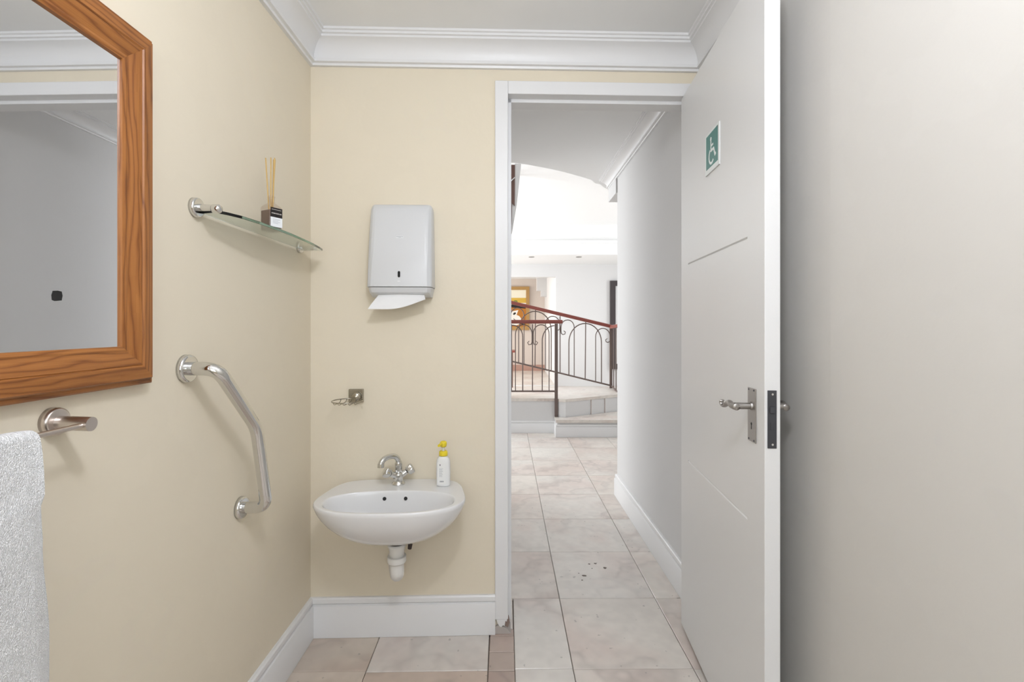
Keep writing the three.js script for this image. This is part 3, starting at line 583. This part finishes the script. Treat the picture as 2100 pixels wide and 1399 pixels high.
// ------------------------------------------------------------------ things on the left wall
const WL = (out, rel, Z) => V(XL + out, EYE + rel, -Z);       // point on the left wall: distance out, height from the eye, depth
{ // mirror
  const g = thing('mirror', 'rectangular wall mirror in a wide moulded oak frame', 'mirror', [XL, 0, 0]);
  const z0 = 0.40, z1 = 0.990, y0 = EYE - 0.1155, y1 = EYE + 0.577;       // outer rectangle: along depth and height
  const prof = [[0, 0.0005], [0, 0.017], [0.003, 0.020], [0.0085, 0.020], [0.0095, 0.0235], [0.013, 0.029], [0.018, 0.030], [0.036, 0.030], [0.0385, 0.0275], [0.040, 0.0285], [0.048, 0.0275], [0.058, 0.0225], [0.066, 0.020], [0.070, 0.0205], [0.076, 0.0185], [0.077, 0.008], [0.077, 0.0005]];
  const corners = [[z0, y0], [z1, y0], [z1, y1], [z0, y1]], inn = [[1, 1], [-1, 1], [-1, -1], [1, -1]];
  for (let k = 0; k < 4; k++) {
    const A0 = corners[k], B0 = corners[(k + 1) % 4], ia = inn[k], ib = inn[(k + 1) % 4], pos = [], uv = []; let s = 0; const L = Math.hypot(B0[0] - A0[0], B0[1] - A0[1]);
    const at = (c, i, p) => [p[1], c[1] + i[1] * p[0], -(c[0] + i[0] * p[0])];
    for (let j = 0; j < prof.length - 1; j++) {
      const p = prof[j], q = prof[j + 1], ds = Math.hypot(q[0] - p[0], q[1] - p[1]);
      const a = at(A0, ia, p), b = at(B0, ib, p), c = at(B0, ib, q), d = at(A0, ia, q), put = (v, u, w) => { pos.push(...v); uv.push(w / 0.11 + k * 0.37, u / 0.85 + k * 0.21); };
      const la = p[0], lb = L - p[0], lc = L - q[0], ld = q[0];
      put(a, la, s); put(b, lb, s); put(c, lc, s + ds); put(a, la, s); put(c, lc, s + ds); put(d, ld, s + ds); s += ds;
    }
    part('frame_rail', toCreasedNormals(quadGeo(pos, uv), 0.35), M.woods[k], g);
  }
  const gl = part('glass', box(0.004, y1 - y0 - 0.14, z1 - z0 - 0.14, 0.0118, (y0 + y1) / 2, -(z0 + z1) / 2), M.mirror, g, 'silvered mirror glass');
  // black mark where the silvering is damaged
  const sp = new THREE.Shape([[-0.0085, -0.007], [-0.004, -0.0085], [0.0075, -0.007], [0.009, 0.001], [0.0075, 0.0075], [0.001, 0.0085], [-0.007, 0.0078], [-0.0092, 0.001]].map(p => new THREE.Vector2(...p)));
  const sg = new THREE.ExtrudeGeometry(sp, { depth: 0.0006, bevelEnabled: false }); sg.rotateY(Math.PI / 2); sg.translate(0.0139, EYE + (HY - 607) / 1000 * 0.788, -0.788);
  part('black_spot', sg, M.dark, g, 'small black patch on the glass');
}
function flange(parent, c, r, t, mat, dir = V(1, 0, 0)) { return part('wall_flange', latheAlong([[0, 0], [r, 0], [r, t * 0.55], [r * 0.94, t * 0.9], [r * 0.82, t], [0, t]], c, dir), mat, parent); }
{ // glass shelf
  const g = thing('glass_shelf', 'bow-fronted glass shelf on two chrome brackets beside the mirror', 'shelf');
  const rel = 0.270;
  for (const Z of [1.150, 1.712]) {
    const b = new THREE.Group(); b.name = 'bracket'; b.userData.label = 'chrome bracket'; g.add(b);
    flange(b, WL(0, 0.2785, Z), 0.0235, 0.012, M.chrome);
    part('arm', cyl(0.0085, WL(0.010, 0.2785, Z), WL(0.046, 0.2775, Z), 0.0075), M.chrome, b);
    part('clamp', latheAlong([[0, 0], [0.009, 0.0005], [0.0108, 0.004], [0.0108, 0.016], [0.007, 0.021], [0, 0.0225]], WL(0.042, 0.2755, Z), V(1, 0, 0)), M.chrome, b);
  }
  const s = new THREE.Shape(); const pt = [[0.012, 1.160], [0.046, 1.150], [0.062, 1.175], [0.076, 1.215], [0.086, 1.28], [0.092, 1.36], [0.095, 1.44], [0.093, 1.54], [0.089, 1.62], [0.080, 1.70], [0.074, 1.735], [0.012, 1.735]];
  pt.forEach(([o, Z], i) => i ? s.lineTo(XL + o, Z) : s.moveTo(XL + o, Z)); s.closePath();
  const gg = new THREE.ExtrudeGeometry(s, { depth: 0.006, bevelEnabled: true, bevelSize: 0.0006, bevelThickness: 0.0006, bevelSegments: 1, curveSegments: 24 }); gg.rotateX(-Math.PI / 2); gg.translate(0, EYE + rel - 0.003, 0);
  part('glass_plate', gg, M.glass, g, 'clear greenish glass plate');
  // reed diffuser standing on the shelf
  const base = EYE + rel + 0.0037, d = thing('reed_diffuser', 'small square reed diffuser bottle with black and white label on the glass shelf', 'diffuser', [XL + 0.062, base, -1.392], 1.08);
  const br = []; for (const [yy, w, n] of [[0, 0.020, 6], [0.002, 0.022, 6], [0.060, 0.022, 6], [0.065, 0.0205, 5], [0.070, 0.016, 3.4], [0.074, 0.0110, 2.2], [0.078, 0.0088, 2], [0.090, 0.0088, 2], [0.091, 0.0102, 2], [0.096, 0.0102, 2]]) { const q = []; for (let k = 0; k < 48; k++) { const a = -k / 48 * 2 * Math.PI, c = Math.cos(a), sn = Math.sin(a); q.push(V(w * Math.sign(c) * Math.abs(c) ** (2 / n), yy, w * Math.sign(sn) * Math.abs(sn) ** (2 / n))); } br.push(q); }
  part('bottle', loft(br, true, false), M.bottleGlass, d, 'clear square glass bottle with a round neck');
  part('liquid', rbox(0.039, 0.050, 0.039, 0.003, 0, 0.0285, 0), std({ color: rgb(0.17, 0.115, 0.085), roughness: 0.3 }), d, 'dark brown liquid');
  const c = document.createElement('canvas'); c.width = 256; c.height = 320; const x = c.getContext('2d'); x.fillStyle = '#eceef0'; x.fillRect(0, 0, 256, 320); x.fillStyle = '#17110f'; x.fillRect(0, 0, 256, 160);
  x.fillStyle = '#c9c3bd'; x.fillRect(24, 28, 208, 8); for (let i = 0; i < 9; i++) x.fillRect(22 + i * 24, 86, 14 + (i % 3) * 4, 18); x.fillStyle = '#b9bcc2'; for (let i = 0; i < 4; i++) x.fillRect(50, 190 + i * 22, 156 - (i % 2) * 40, 7);
  const t = new THREE.CanvasTexture(c); t.colorSpace = THREE.SRGBColorSpace; const lm = std({ map: t, roughness: 0.6 });
  part('label', new THREE.PlaneGeometry(0.037, 0.054).translate(0, 0.0325, 0.0226), lm, d, 'label, black above and white below');
  for (const [rx, rz, a, b] of [[0.002, 0.002, 0.02, -0.01], [-0.002, 0.001, -0.015, 0.02], [0.001, -0.003, 0.03, 0.02], [-0.003, -0.002, -0.03, -0.02], [0.0, 0.004, 0.0, 0.035]]) part('reed', cyl(0.0017, V(rx, 0.006, rz), V(rx + a * 0.3, 0.203, rz + b * 0.3), 0.0017, 8), M.reed, d);
}
{ // angled grab rail
  const g = thing('grab_rail', 'angled chrome grab rail fixed below the glass shelf', 'grab rail');
  const a = WL(0, -0.0985, 1.118), b = WL(0, -0.5006, 1.342), o = 0.078;
  flange(g, a, 0.0325, 0.013, M.chrome); flange(g, b, 0.0300, 0.013, M.chrome);
  const pts = [WL(0.008, -0.0985, 1.118), WL(o, -0.0985, 1.112), WL(o, -0.268, 1.281), WL(o, -0.497, 1.334), WL(0.008, -0.5006, 1.342)];
  part('tube', new THREE.TubeGeometry(new RoundPath(pts, [0.058, 0.035, 0.045]), 140, 0.0155, 24, false), M.chrome, g);
}
{ // towel rail and towel
  const g = thing('towel_rail', 'brushed nickel towel rail below the mirror', 'towel rail');
  for (const Z of [0.7926, 0.30]) {
    flange(g, WL(0, -0.156, Z), 0.0232, 0.014, M.nickel);
    part('arm', cyl(0.0115, WL(0.012, -0.158, Z), WL(0.066, -0.160, Z), 0.0115), M.nickel, g);
  }
  part('rail', cyl(0.0042, WL(0.058, -0.1605, 0.7926), WL(0.058, -0.1605, 0.30)), M.nickel, g);
  const t = thing('towel', 'white terry towel hanging over the towel rail', 'towel', [0, 0, 0]);
  // sheet folded over the rail: profile across the rail (out, rel), swept along the rail with soft waves
  const top = -0.1605 + 0.0042, prof = [];
  const T = 0.010;                                                     // half thickness of the towel pile
  for (let k = 0; k <= 26; k++) { const f = 1 - k / 26; prof.push([0.058 - 0.016 - 0.006 * f, -0.1605 - 0.42 * f, f]); }
  for (let k = 1; k < 10; k++) { const a = Math.PI * (1 - k / 10); prof.push([0.058 + 0.016 * Math.cos(a), -0.1605 + 0.0135 * Math.sin(a), 0]); }
  for (let k = 0; k <= 46; k++) { const f = k / 46; prof.push([0.058 + 0.016 + 0.012 * Math.sin(Math.min(1, f * 4) * Math.PI / 2), -0.1605 - 0.72 * f, f]); }
  const N = 46, pos = [], uv = [], idx = [], m = prof.length;
  for (let i = 0; i <= N; i++) for (let j = 0; j < m; j++) {
    const s = i / N, [o, r, f] = prof[j], front = j > m / 2 ? 1 : -1;
    const edge = Math.pow(Math.max(0, 1 - s * 14), 2) * 0.004;
    const Z = 0.6915 - s * 0.36 + (front > 0 ? 0.016 : 0.01) * f * (1 - s) + 0.0025 * Math.sin(f * 17 + 1) * (1 - s) - (f === 0 ? 0.0 : 0);
    const w = (0.004 * Math.sin(s * 9 + f * 2) * Math.min(1, f * 3) + 0.0016 * (fbm(s, f, 16, 3, 51) - 0.5) * 2) * front;
    pos.push(XL + o + w - edge * front, EYE + r - edge * 0.5, -Z); uv.push(s * 0.4 / 0.4, r);
  }
  for (let i = 0; i < N; i++) for (let j = 0; j < m - 1; j++) { const a = i * m + j, b = a + 1, c = a + m, d = c + 1; idx.push(a, b, d, a, d, c); }
  const tg = new THREE.BufferGeometry(); tg.setAttribute('position', new THREE.Float32BufferAttribute(pos, 3)); tg.setAttribute('uv', new THREE.Float32BufferAttribute(uv, 2)); tg.setIndex(idx); tg.computeVertexNormals();
  // give it thickness: offset copy towards the inside plus edge strips
  const nor = tg.attributes.normal, full = pos.slice(), uv2 = uv.slice(), id2 = idx.slice(), K = pos.length / 3;
  const sgn = nor.getX(N / 2 * m + m - 5) > 0 ? -1 : 1;
  for (let i = 0; i < K; i++) { full.push(pos[i * 3] + sgn * nor.getX(i) * 0.008, pos[i * 3 + 1] + sgn * nor.getY(i) * 0.008, pos[i * 3 + 2]); uv2.push(uv[i * 2], uv[i * 2 + 1]); }
  for (let q = 0; q < idx.length; q += 3) id2.push(idx[q] + K, idx[q + 2] + K, idx[q + 1] + K);
  const strip = (a, b) => id2.push(a, b, b + K, a, b + K, a + K);
  for (let j = 0; j < m - 1; j++) { strip(j, j + 1); strip(N * m + j + 1, N * m + j); }
  for (let i = 0; i < N; i++) { strip((i + 1) * m, i * m); strip(i * m + m - 1, (i + 1) * m + m - 1); }
  const fg = new THREE.BufferGeometry(); fg.setAttribute('position', new THREE.Float32BufferAttribute(full, 3)); fg.setAttribute('uv', new THREE.Float32BufferAttribute(uv2, 2)); fg.setIndex(id2); fg.computeVertexNormals();
  part('cloth', fg, M.towel, t);
}

// ------------------------------------------------------------------ things on the back wall (local x along the wall, z into the room)
const onBack = (name, label, cat, X, y = 0) => thing(name, label, cat, [X, y, -backZ(X)], backTurn);
{ // wash basin
  const y = EYE - 0.574, g = onBack('wash_basin', 'white ceramic wall-hung wash basin in the corner', 'basin', -0.409, y);
  const NT = 96, ov = (a, cv, bf, bb, nf, nb) => k => { const t = k / NT * 2 * Math.PI, c = Math.cos(t), s = Math.sin(t), n = s >= 0 ? nf : nb, b = s >= 0 ? bf : bb; return [a * Math.sign(c) * Math.abs(c) ** (2 / n), cv + b * Math.sign(s) * Math.abs(s) ** (2 / n), s]; };
  const outer = ov(0.253, 0.170, 0.172, 0.168, 2.6, 5), bowl = ov(0.212, 0.222, 0.104, 0.094, 2.5, 2.3), rings = [];
  const ring = (f, fn) => { const r = []; for (let k = 0; k < NT; k++) { const [x, v, s] = f(k); r.push(fn(x, v, s)); } rings.push(r); };
  for (const [s, yy] of [[0.16, -0.152], [0.30, -0.148], [0.46, -0.138], [0.61, -0.121], [0.74, -0.099], [0.85, -0.074], [0.925, -0.050], [0.972, -0.029], [0.995, -0.014], [1.0, -0.009], [0.998, -0.004], [0.992, -0.001], [0.983, 0.0003]])
    ring(outer, (x, v, sn) => { const sb = sn < 0 ? 1 - (1 - s) * 0.45 : s; const tp = v < 0.25 ? 1 - 0.17 * ((0.25 - v) / 0.25) ** 1.4 : 1; return V(x * s * tp, yy, 0.165 + (v - 0.165) * sb); });
  for (const [s, yy] of [[1.025, 0.0], [1.005, -0.0015], [0.988, -0.006], [0.970, -0.014], [0.945, -0.026], [0.905, -0.044], [0.84, -0.066], [0.74, -0.086], [0.60, -0.101], [0.44, -0.111], [0.26, -0.116], [0.10, -0.118]])
    ring(bowl, (x, v) => V(x * s, yy, 0.205 + (v - 0.205) * s));
  const bg = loft(rings.map(r => r.slice().reverse()), true, true); part('bowl', bg, M.ceramic, g);
  for (const x of [-0.037, 0.036]) part('overflow_hole', cyl(0.0062, V(x, -0.031, 0.118), V(x, -0.0255, 0.1350), 0.0062, 20), M.dark, g, 'black overflow hole');
  part('drain_ring', latheAlong([[0, 0.001], [0.018, 0.0015], [0.022, 0.003], [0.024, 0.0]], V(0, -0.1175, 0.205), V(0, 1, 0)), M.chrome, g);
  // waste pipe below
  const w = thing('waste_pipe', 'white plastic waste pipe under the wash basin', 'pipe', [g.position.x, y, g.position.z], backTurn);
  const zc = 0.165, xo = 0.012;
  part('washer', cyl(0.0325, V(xo, -0.163, zc), V(xo, -0.1565, zc), 0.0325), M.brownDark, w, 'thin black rubber washer');
  part('tail_piece', latheAlong([[0.0, -0.162], [0.030, -0.162], [0.030, -0.176], [0.0265, -0.178], [0.0265, -0.187], [0.025, -0.188], [0.025, -0.215], [0, -0.215]], V(xo, 0, zc), V(0, 1, 0)), M.pvc, w);
  part('nut', latheAlong([[0.0, -0.208], [0.0305, -0.208], [0.0315, -0.211], [0.0315, -0.227], [0.029, -0.231], [0, -0.231]], V(xo, 0, zc), V(0, 1, 0), 24), M.pvc, w);
  part('pipe', tube([V(xo, -0.222, zc), V(xo, -0.284, zc - 0.008), V(xo - 0.030, -0.292, 0.050), V(xo - 0.045, -0.292, 0.0)], 0.0235, 0.03, 60, 24), M.pvc, w);
  const br = thing('basin_bracket', 'dark fixing bracket under the wash basin', 'bracket', [g.position.x, y, g.position.z], backTurn);
  part('plate', new RoundedBoxGeometry(0.052, 0.006, 0.04, 2, 0.002).rotateZ(0.25).translate(0.062, -0.1555, 0.165), M.brownDark, br);
  part('bolt', cyl(0.0065, V(0.055, -0.186, 0.165), V(0.060, -0.154, 0.165), 0.0085, 12), M.brownDark, br);
}
{ // mixer tap
  const y = EYE - 0.574, Xc = -0.413, g = onBack('mixer_tap', 'chrome basin mixer tap with swan-neck spout and two knobs', 'tap', Xc, y);
  const c = V(0, 0, 0.058), at = (dx, dy, dz) => V(c.x + dx, dy, c.z + dz);
  part('base', latheAlong([[0, -0.002], [0.0235, -0.002], [0.0235, 0.004], [0.019, 0.007], [0.0165, 0.014], [0.0175, 0.026], [0.0185, 0.036], [0.016, 0.043], [0, 0.043]], c, V(0, 1, 0)), M.chrome, g);
  part('riser', latheAlong([[0, 0.038], [0.0130, 0.038], [0.0130, 0.0585], [0.0115, 0.0595], [0.0135, 0.0605], [0.0135, 0.077], [0.0115, 0.083], [0, 0.083]], c, V(0, 1, 0)), M.chrome, g);
  const sp = new THREE.CatmullRomCurve3([at(0, 0.072, 0), at(-0.001, 0.088, 0.002), at(-0.010, 0.103, 0.012), at(-0.027, 0.108, 0.032), at(-0.043, 0.102, 0.052), at(-0.049, 0.090, 0.060), at(-0.0495, 0.082, 0.061)]);
  part('spout', new THREE.TubeGeometry(sp, 50, 0.0098, 20, false), M.chrome, g);
  part('aerator', cyl(0.0115, at(-0.0495, 0.078, 0.061), at(-0.049, 0.091, 0.060)), M.chrome, g);
  const knob = (dir) => {
    const k = new THREE.Group(); k.name = 'knob'; g.add(k); dir.normalize(); const s = at(0, 0.026, 0), p = d => s.clone().add(dir.clone().multiplyScalar(d));
    part('arm', cyl(0.0112, p(0.008), p(0.034), 0.0102), M.chrome, k);
    part('collar', cyl(0.0070, p(0.033), p(0.037), 0.0070), M.brownDark, k);
    const rings = []; for (const [d, r] of [[0.036, 0.010], [0.038, 0.0145], [0.043, 0.0165], [0.054, 0.0175], [0.059, 0.016], [0.0615, 0.011], [0.062, 0.002]]) { const q = []; for (let i = 0; i < 60; i++) { const a = i / 60 * 2 * Math.PI, rr = r * (1 + (d > 0.037 && d < 0.06 ? 0.10 : 0.03) * Math.cos(5 * a)); q.push(V(rr * Math.cos(a), d, rr * Math.sin(a))); } rings.push(q.reverse()); }
    const kg = loft(rings, true, true); kg.applyQuaternion(new THREE.Quaternion().setFromUnitVectors(V(0, 1, 0), dir)); kg.translate(s.x, s.y, s.z); part('grip', kg, M.chrome, k);
  };
  knob(V(0.80, 0.52, -0.20)); knob(V(-0.62, 0.40, 0.40));
}
{ // pump bottle on the basin
  const y = EYE - 0.574 + 0.0006, X = -0.249, g = onBack('soap_pump_bottle', 'white soap pump bottle with a yellow pump on the basin', 'bottle', X, y);
  const rings = [], cz = 0.078; for (const [yy, a, b] of [[0, 0.021, 0.013], [0.003, 0.0245, 0.016], [0.05, 0.0255, 0.0165], [0.085, 0.0245, 0.016], [0.096, 0.022, 0.0148], [0.102, 0.017, 0.0125], [0.106, 0.011, 0.010], [0.110, 0.0095, 0.0095]]) { const r = []; for (let k = 0; k < 48; k++) { const t = -k / 48 * 2 * Math.PI, n = 2 / 2.6; r.push(V(a * Math.sign(Math.cos(t)) * Math.abs(Math.cos(t)) ** n, yy, cz + b * Math.sign(Math.sin(t)) * Math.abs(Math.sin(t)) ** n)); } rings.push(r); }
  part('bottle', loft(rings, true, true), std({ color: rgb(0.84, 0.84, 0.83), roughness: 0.35 }), g);
  part('collar', latheAlong([[0, 0.107], [0.0145, 0.107], [0.0155, 0.109], [0.0150, 0.121], [0.013, 0.124], [0, 0.124]], V(0, 0, cz), V(0, 1, 0)), M.yellow, g, 'yellow ribbed collar');
  part('stem', cyl(0.0048, V(0, 0.122, cz), V(0, 0.140, cz)), std({ color: rgb(0.8, 0.8, 0.76), roughness: 0.3 }), g, 'white pump stem');
  part('pump_head', mergeGeometries([latheAlong([[0, 0.138], [0.009, 0.138], [0.0115, 0.142], [0.0125, 0.150], [0.0115, 0.156], [0.007, 0.159], [0, 0.159]], V(0, 0, cz), V(0, 1, 0)), cyl(0.0062, V(-0.004, 0.151, cz + 0.003), V(-0.013, 0.149, cz + 0.030), 0.0045, 16)]), M.yellow, g, 'yellow pump head');
  const c = document.createElement('canvas'); c.width = 128; c.height = 320; const x = c.getContext('2d'); x.fillStyle = '#eeeeec'; x.fillRect(0, 0, 128, 320); x.fillStyle = '#3d3f44'; x.fillRect(34, 30, 10, 26); x.fillStyle = '#c3c5c8'; for (let i = 0; i < 9; i++) x.fillRect(24, 92 + i * 14, 60 - (i * 37 % 22), 6); x.fillStyle = '#85888d'; for (let i = 0; i < 4; i++) x.fillRect(36 + i * 15, 268, 11, 18);
  const t = new THREE.CanvasTexture(c); t.colorSpace = THREE.SRGBColorSpace;
  part('label', new THREE.PlaneGeometry(0.030, 0.080).translate(-0.004, 0.048, cz + 0.0171), std({ map: t, roughness: 0.5 }), g, 'white printed label');
}
{ // wire soap dish
  const g = onBack('soap_dish', 'small chrome wire soap dish above the basin', 'soap dish', -0.579, EYE - 0.268);
  part('wall_plate', rbox(0.054, 0.050, 0.014, 0.003, 0.0, 0.008, 0.007), M.wireChrome, g);
  part('holder', latheAlong([[0, 0], [0.0155, 0], [0.0165, 0.012], [0.013, 0.019], [0, 0.021]], V(0.004, 0.006, 0.013), V(0, 0, 1)), M.wireChrome, g);
  const ell = (cx, cz, rx, rz, yy) => { const p = []; for (let k = 0; k <= 48; k++) { const a = k / 48 * 2 * Math.PI; p.push(V(cx + rx * Math.cos(a), yy, cz + rz * Math.sin(a))); } return p; };
  const cx = -0.012, cz = 0.075;
  part('ring', new THREE.TubeGeometry(new THREE.CatmullRomCurve3(ell(cx, cz, 0.053, 0.058, -0.001).slice(0, 48), true), 96, 0.0019, 8, true), M.wireChrome, g);
  for (let i = -2; i <= 2; i++) { const x = cx + i * 0.018, h = 0.058 * Math.sqrt(1 - (i * 0.018 / 0.056) ** 2); part('wire', tube([V(x, -0.001, cz - h), V(x, -0.011, cz - h * 0.72), V(x, -0.011, cz + h * 0.72), V(x, -0.001, cz + h)], 0.0014, 0.012, 30, 6), M.wireChrome, g); }
}
{ // paper towel dispenser
  const g = onBack('paper_towel_dispenser', 'white plastic paper towel dispenser on the wall above the basin', 'dispenser', -0.405, EYE);
  const W = 0.116, ring = (yy, d, w, r) => { // back is flat at the wall, front corners rounded
    const p = []; p.push(V(-w, yy, 0.0005)); for (let k = 0; k <= 8; k++) { const a = Math.PI + k / 8 * -Math.PI / 2; p.push(V(-w + r + r * Math.cos(a), yy, d - r + r * Math.sin(a))); }
    for (let k = 0; k <= 8; k++) { const a = Math.PI / 2 - k / 8 * Math.PI / 2; p.push(V(w - r + r * Math.cos(a), yy, d - r + r * Math.sin(a))); } p.push(V(w, yy, 0.0005)); return p; };
  const rings = [ring(0.1385, 0.090, W, 0.024), ring(0.1395, 0.0915, W + 0.0008, 0.024), ring(0.20, 0.089, W, 0.025), ring(0.27, 0.083, W - 0.001, 0.026), ring(0.34, 0.073, W - 0.002, 0.026), ring(0.40, 0.060, W - 0.003, 0.024), ring(0.425, 0.053, W - 0.004, 0.022), ring(0.437, 0.046, W - 0.007, 0.018), ring(0.443, 0.038, W - 0.012, 0.014), ring(0.446, 0.026, W - 0.02, 0.01)];
  part('cover', loft(rings, true, true, 0.7), M.plastic, g);
  const tr = [ring(0.1040, 0.030, W - 0.010, 0.012), ring(0.1045, 0.045, W - 0.008, 0.015), ring(0.119, 0.082, W - 0.006, 0.022), ring(0.1365, 0.0885, W - 0.002, 0.024)];
  part('tray', loft(tr, true, true, 0.7), M.plastic, g, 'white bottom tray');
  part('window_slot', mergeGeometries([box(0.0085, 0.014, 0.004, 0.0, 0.183, 0.0890), cyl(0.00425, V(0, 0.190, 0.087), V(0, 0.190, 0.091), 0.00425, 18), cyl(0.00425, V(0, 0.176, 0.087), V(0, 0.176, 0.091), 0.00425, 18)]), M.dark, g, 'black viewing slot');
  part('drop_mark', box(0.010, 0.002, 0.0008, 0, 0.158, 0.0908), std({ color: rgb(0.9, 0.9, 0.9), roughness: 0.3 }), g);
  const c = document.createElement('canvas'); c.width = 256; c.height = 64; const x = c.getContext('2d'); x.fillStyle = '#e4e6e8'; x.fillRect(0, 0, 256, 64); x.fillStyle = '#6d7073'; for (let i = 0; i < 9; i++) x.fillRect(8 + i * 27, 16 + (i % 3), 17 + (i % 2) * 5, 14); x.fillRect(84, 42, 90, 6);
  const t = new THREE.CanvasTexture(c); t.colorSpace = THREE.SRGBColorSpace;
  part('logo', new THREE.PlaneGeometry(0.026, 0.0065).rotateX(-0.11).translate(0, 0.3175, 0.0775), std({ map: t, roughness: 0.4 }), g, 'tiny grey printed mark');
  // paper towel sticking out
  const pt = thing('paper_towel', 'white paper towel sheet hanging from the dispenser', 'paper towel', [g.position.x, g.position.y, g.position.z], backTurn);
  const pos = [], uv = [], idx = [], n = 26, mm = 12;
  for (let i = 0; i <= n; i++) for (let j = 0; j <= mm; j++) {
    const s = i / n, f = j / mm, xs = -0.080 + s * 0.165, lx = -0.097 + s * 0.190;
    const drop = (0.047 - 0.006 * Math.cos(s * 5)) * (1 - Math.pow(s, 1.7) * 0.86) + 0.010;
    const xx = xs + (lx - xs) * f - 0.012 * f * (1 - s), yy = 0.110 + 0.012 * Math.sin(s * 3) * (1 - f) - drop * f, zz = 0.062 + 0.030 * f * (1 - 0.3 * s) + 0.006 * Math.sin(s * 4 + f * 3) * f;
    pos.push(xx, yy, zz); uv.push(s, f);
  }
  for (let i = 0; i < n; i++) for (let j = 0; j < mm; j++) { const a = i * (mm + 1) + j, b = a + 1, cc = a + mm + 1, d = cc + 1; idx.push(a, b, d, a, d, cc); }
  const pg = new THREE.BufferGeometry(); pg.setAttribute('position', new THREE.Float32BufferAttribute(pos, 3)); pg.setAttribute('uv', new THREE.Float32BufferAttribute(uv, 2)); pg.setIndex(idx); pg.computeVertexNormals();
  part('sheet', pg, M.paper, pt);
}
scene.traverse(o => { if (o.isMesh) shade(o); });
renderer.render(scene, camera);
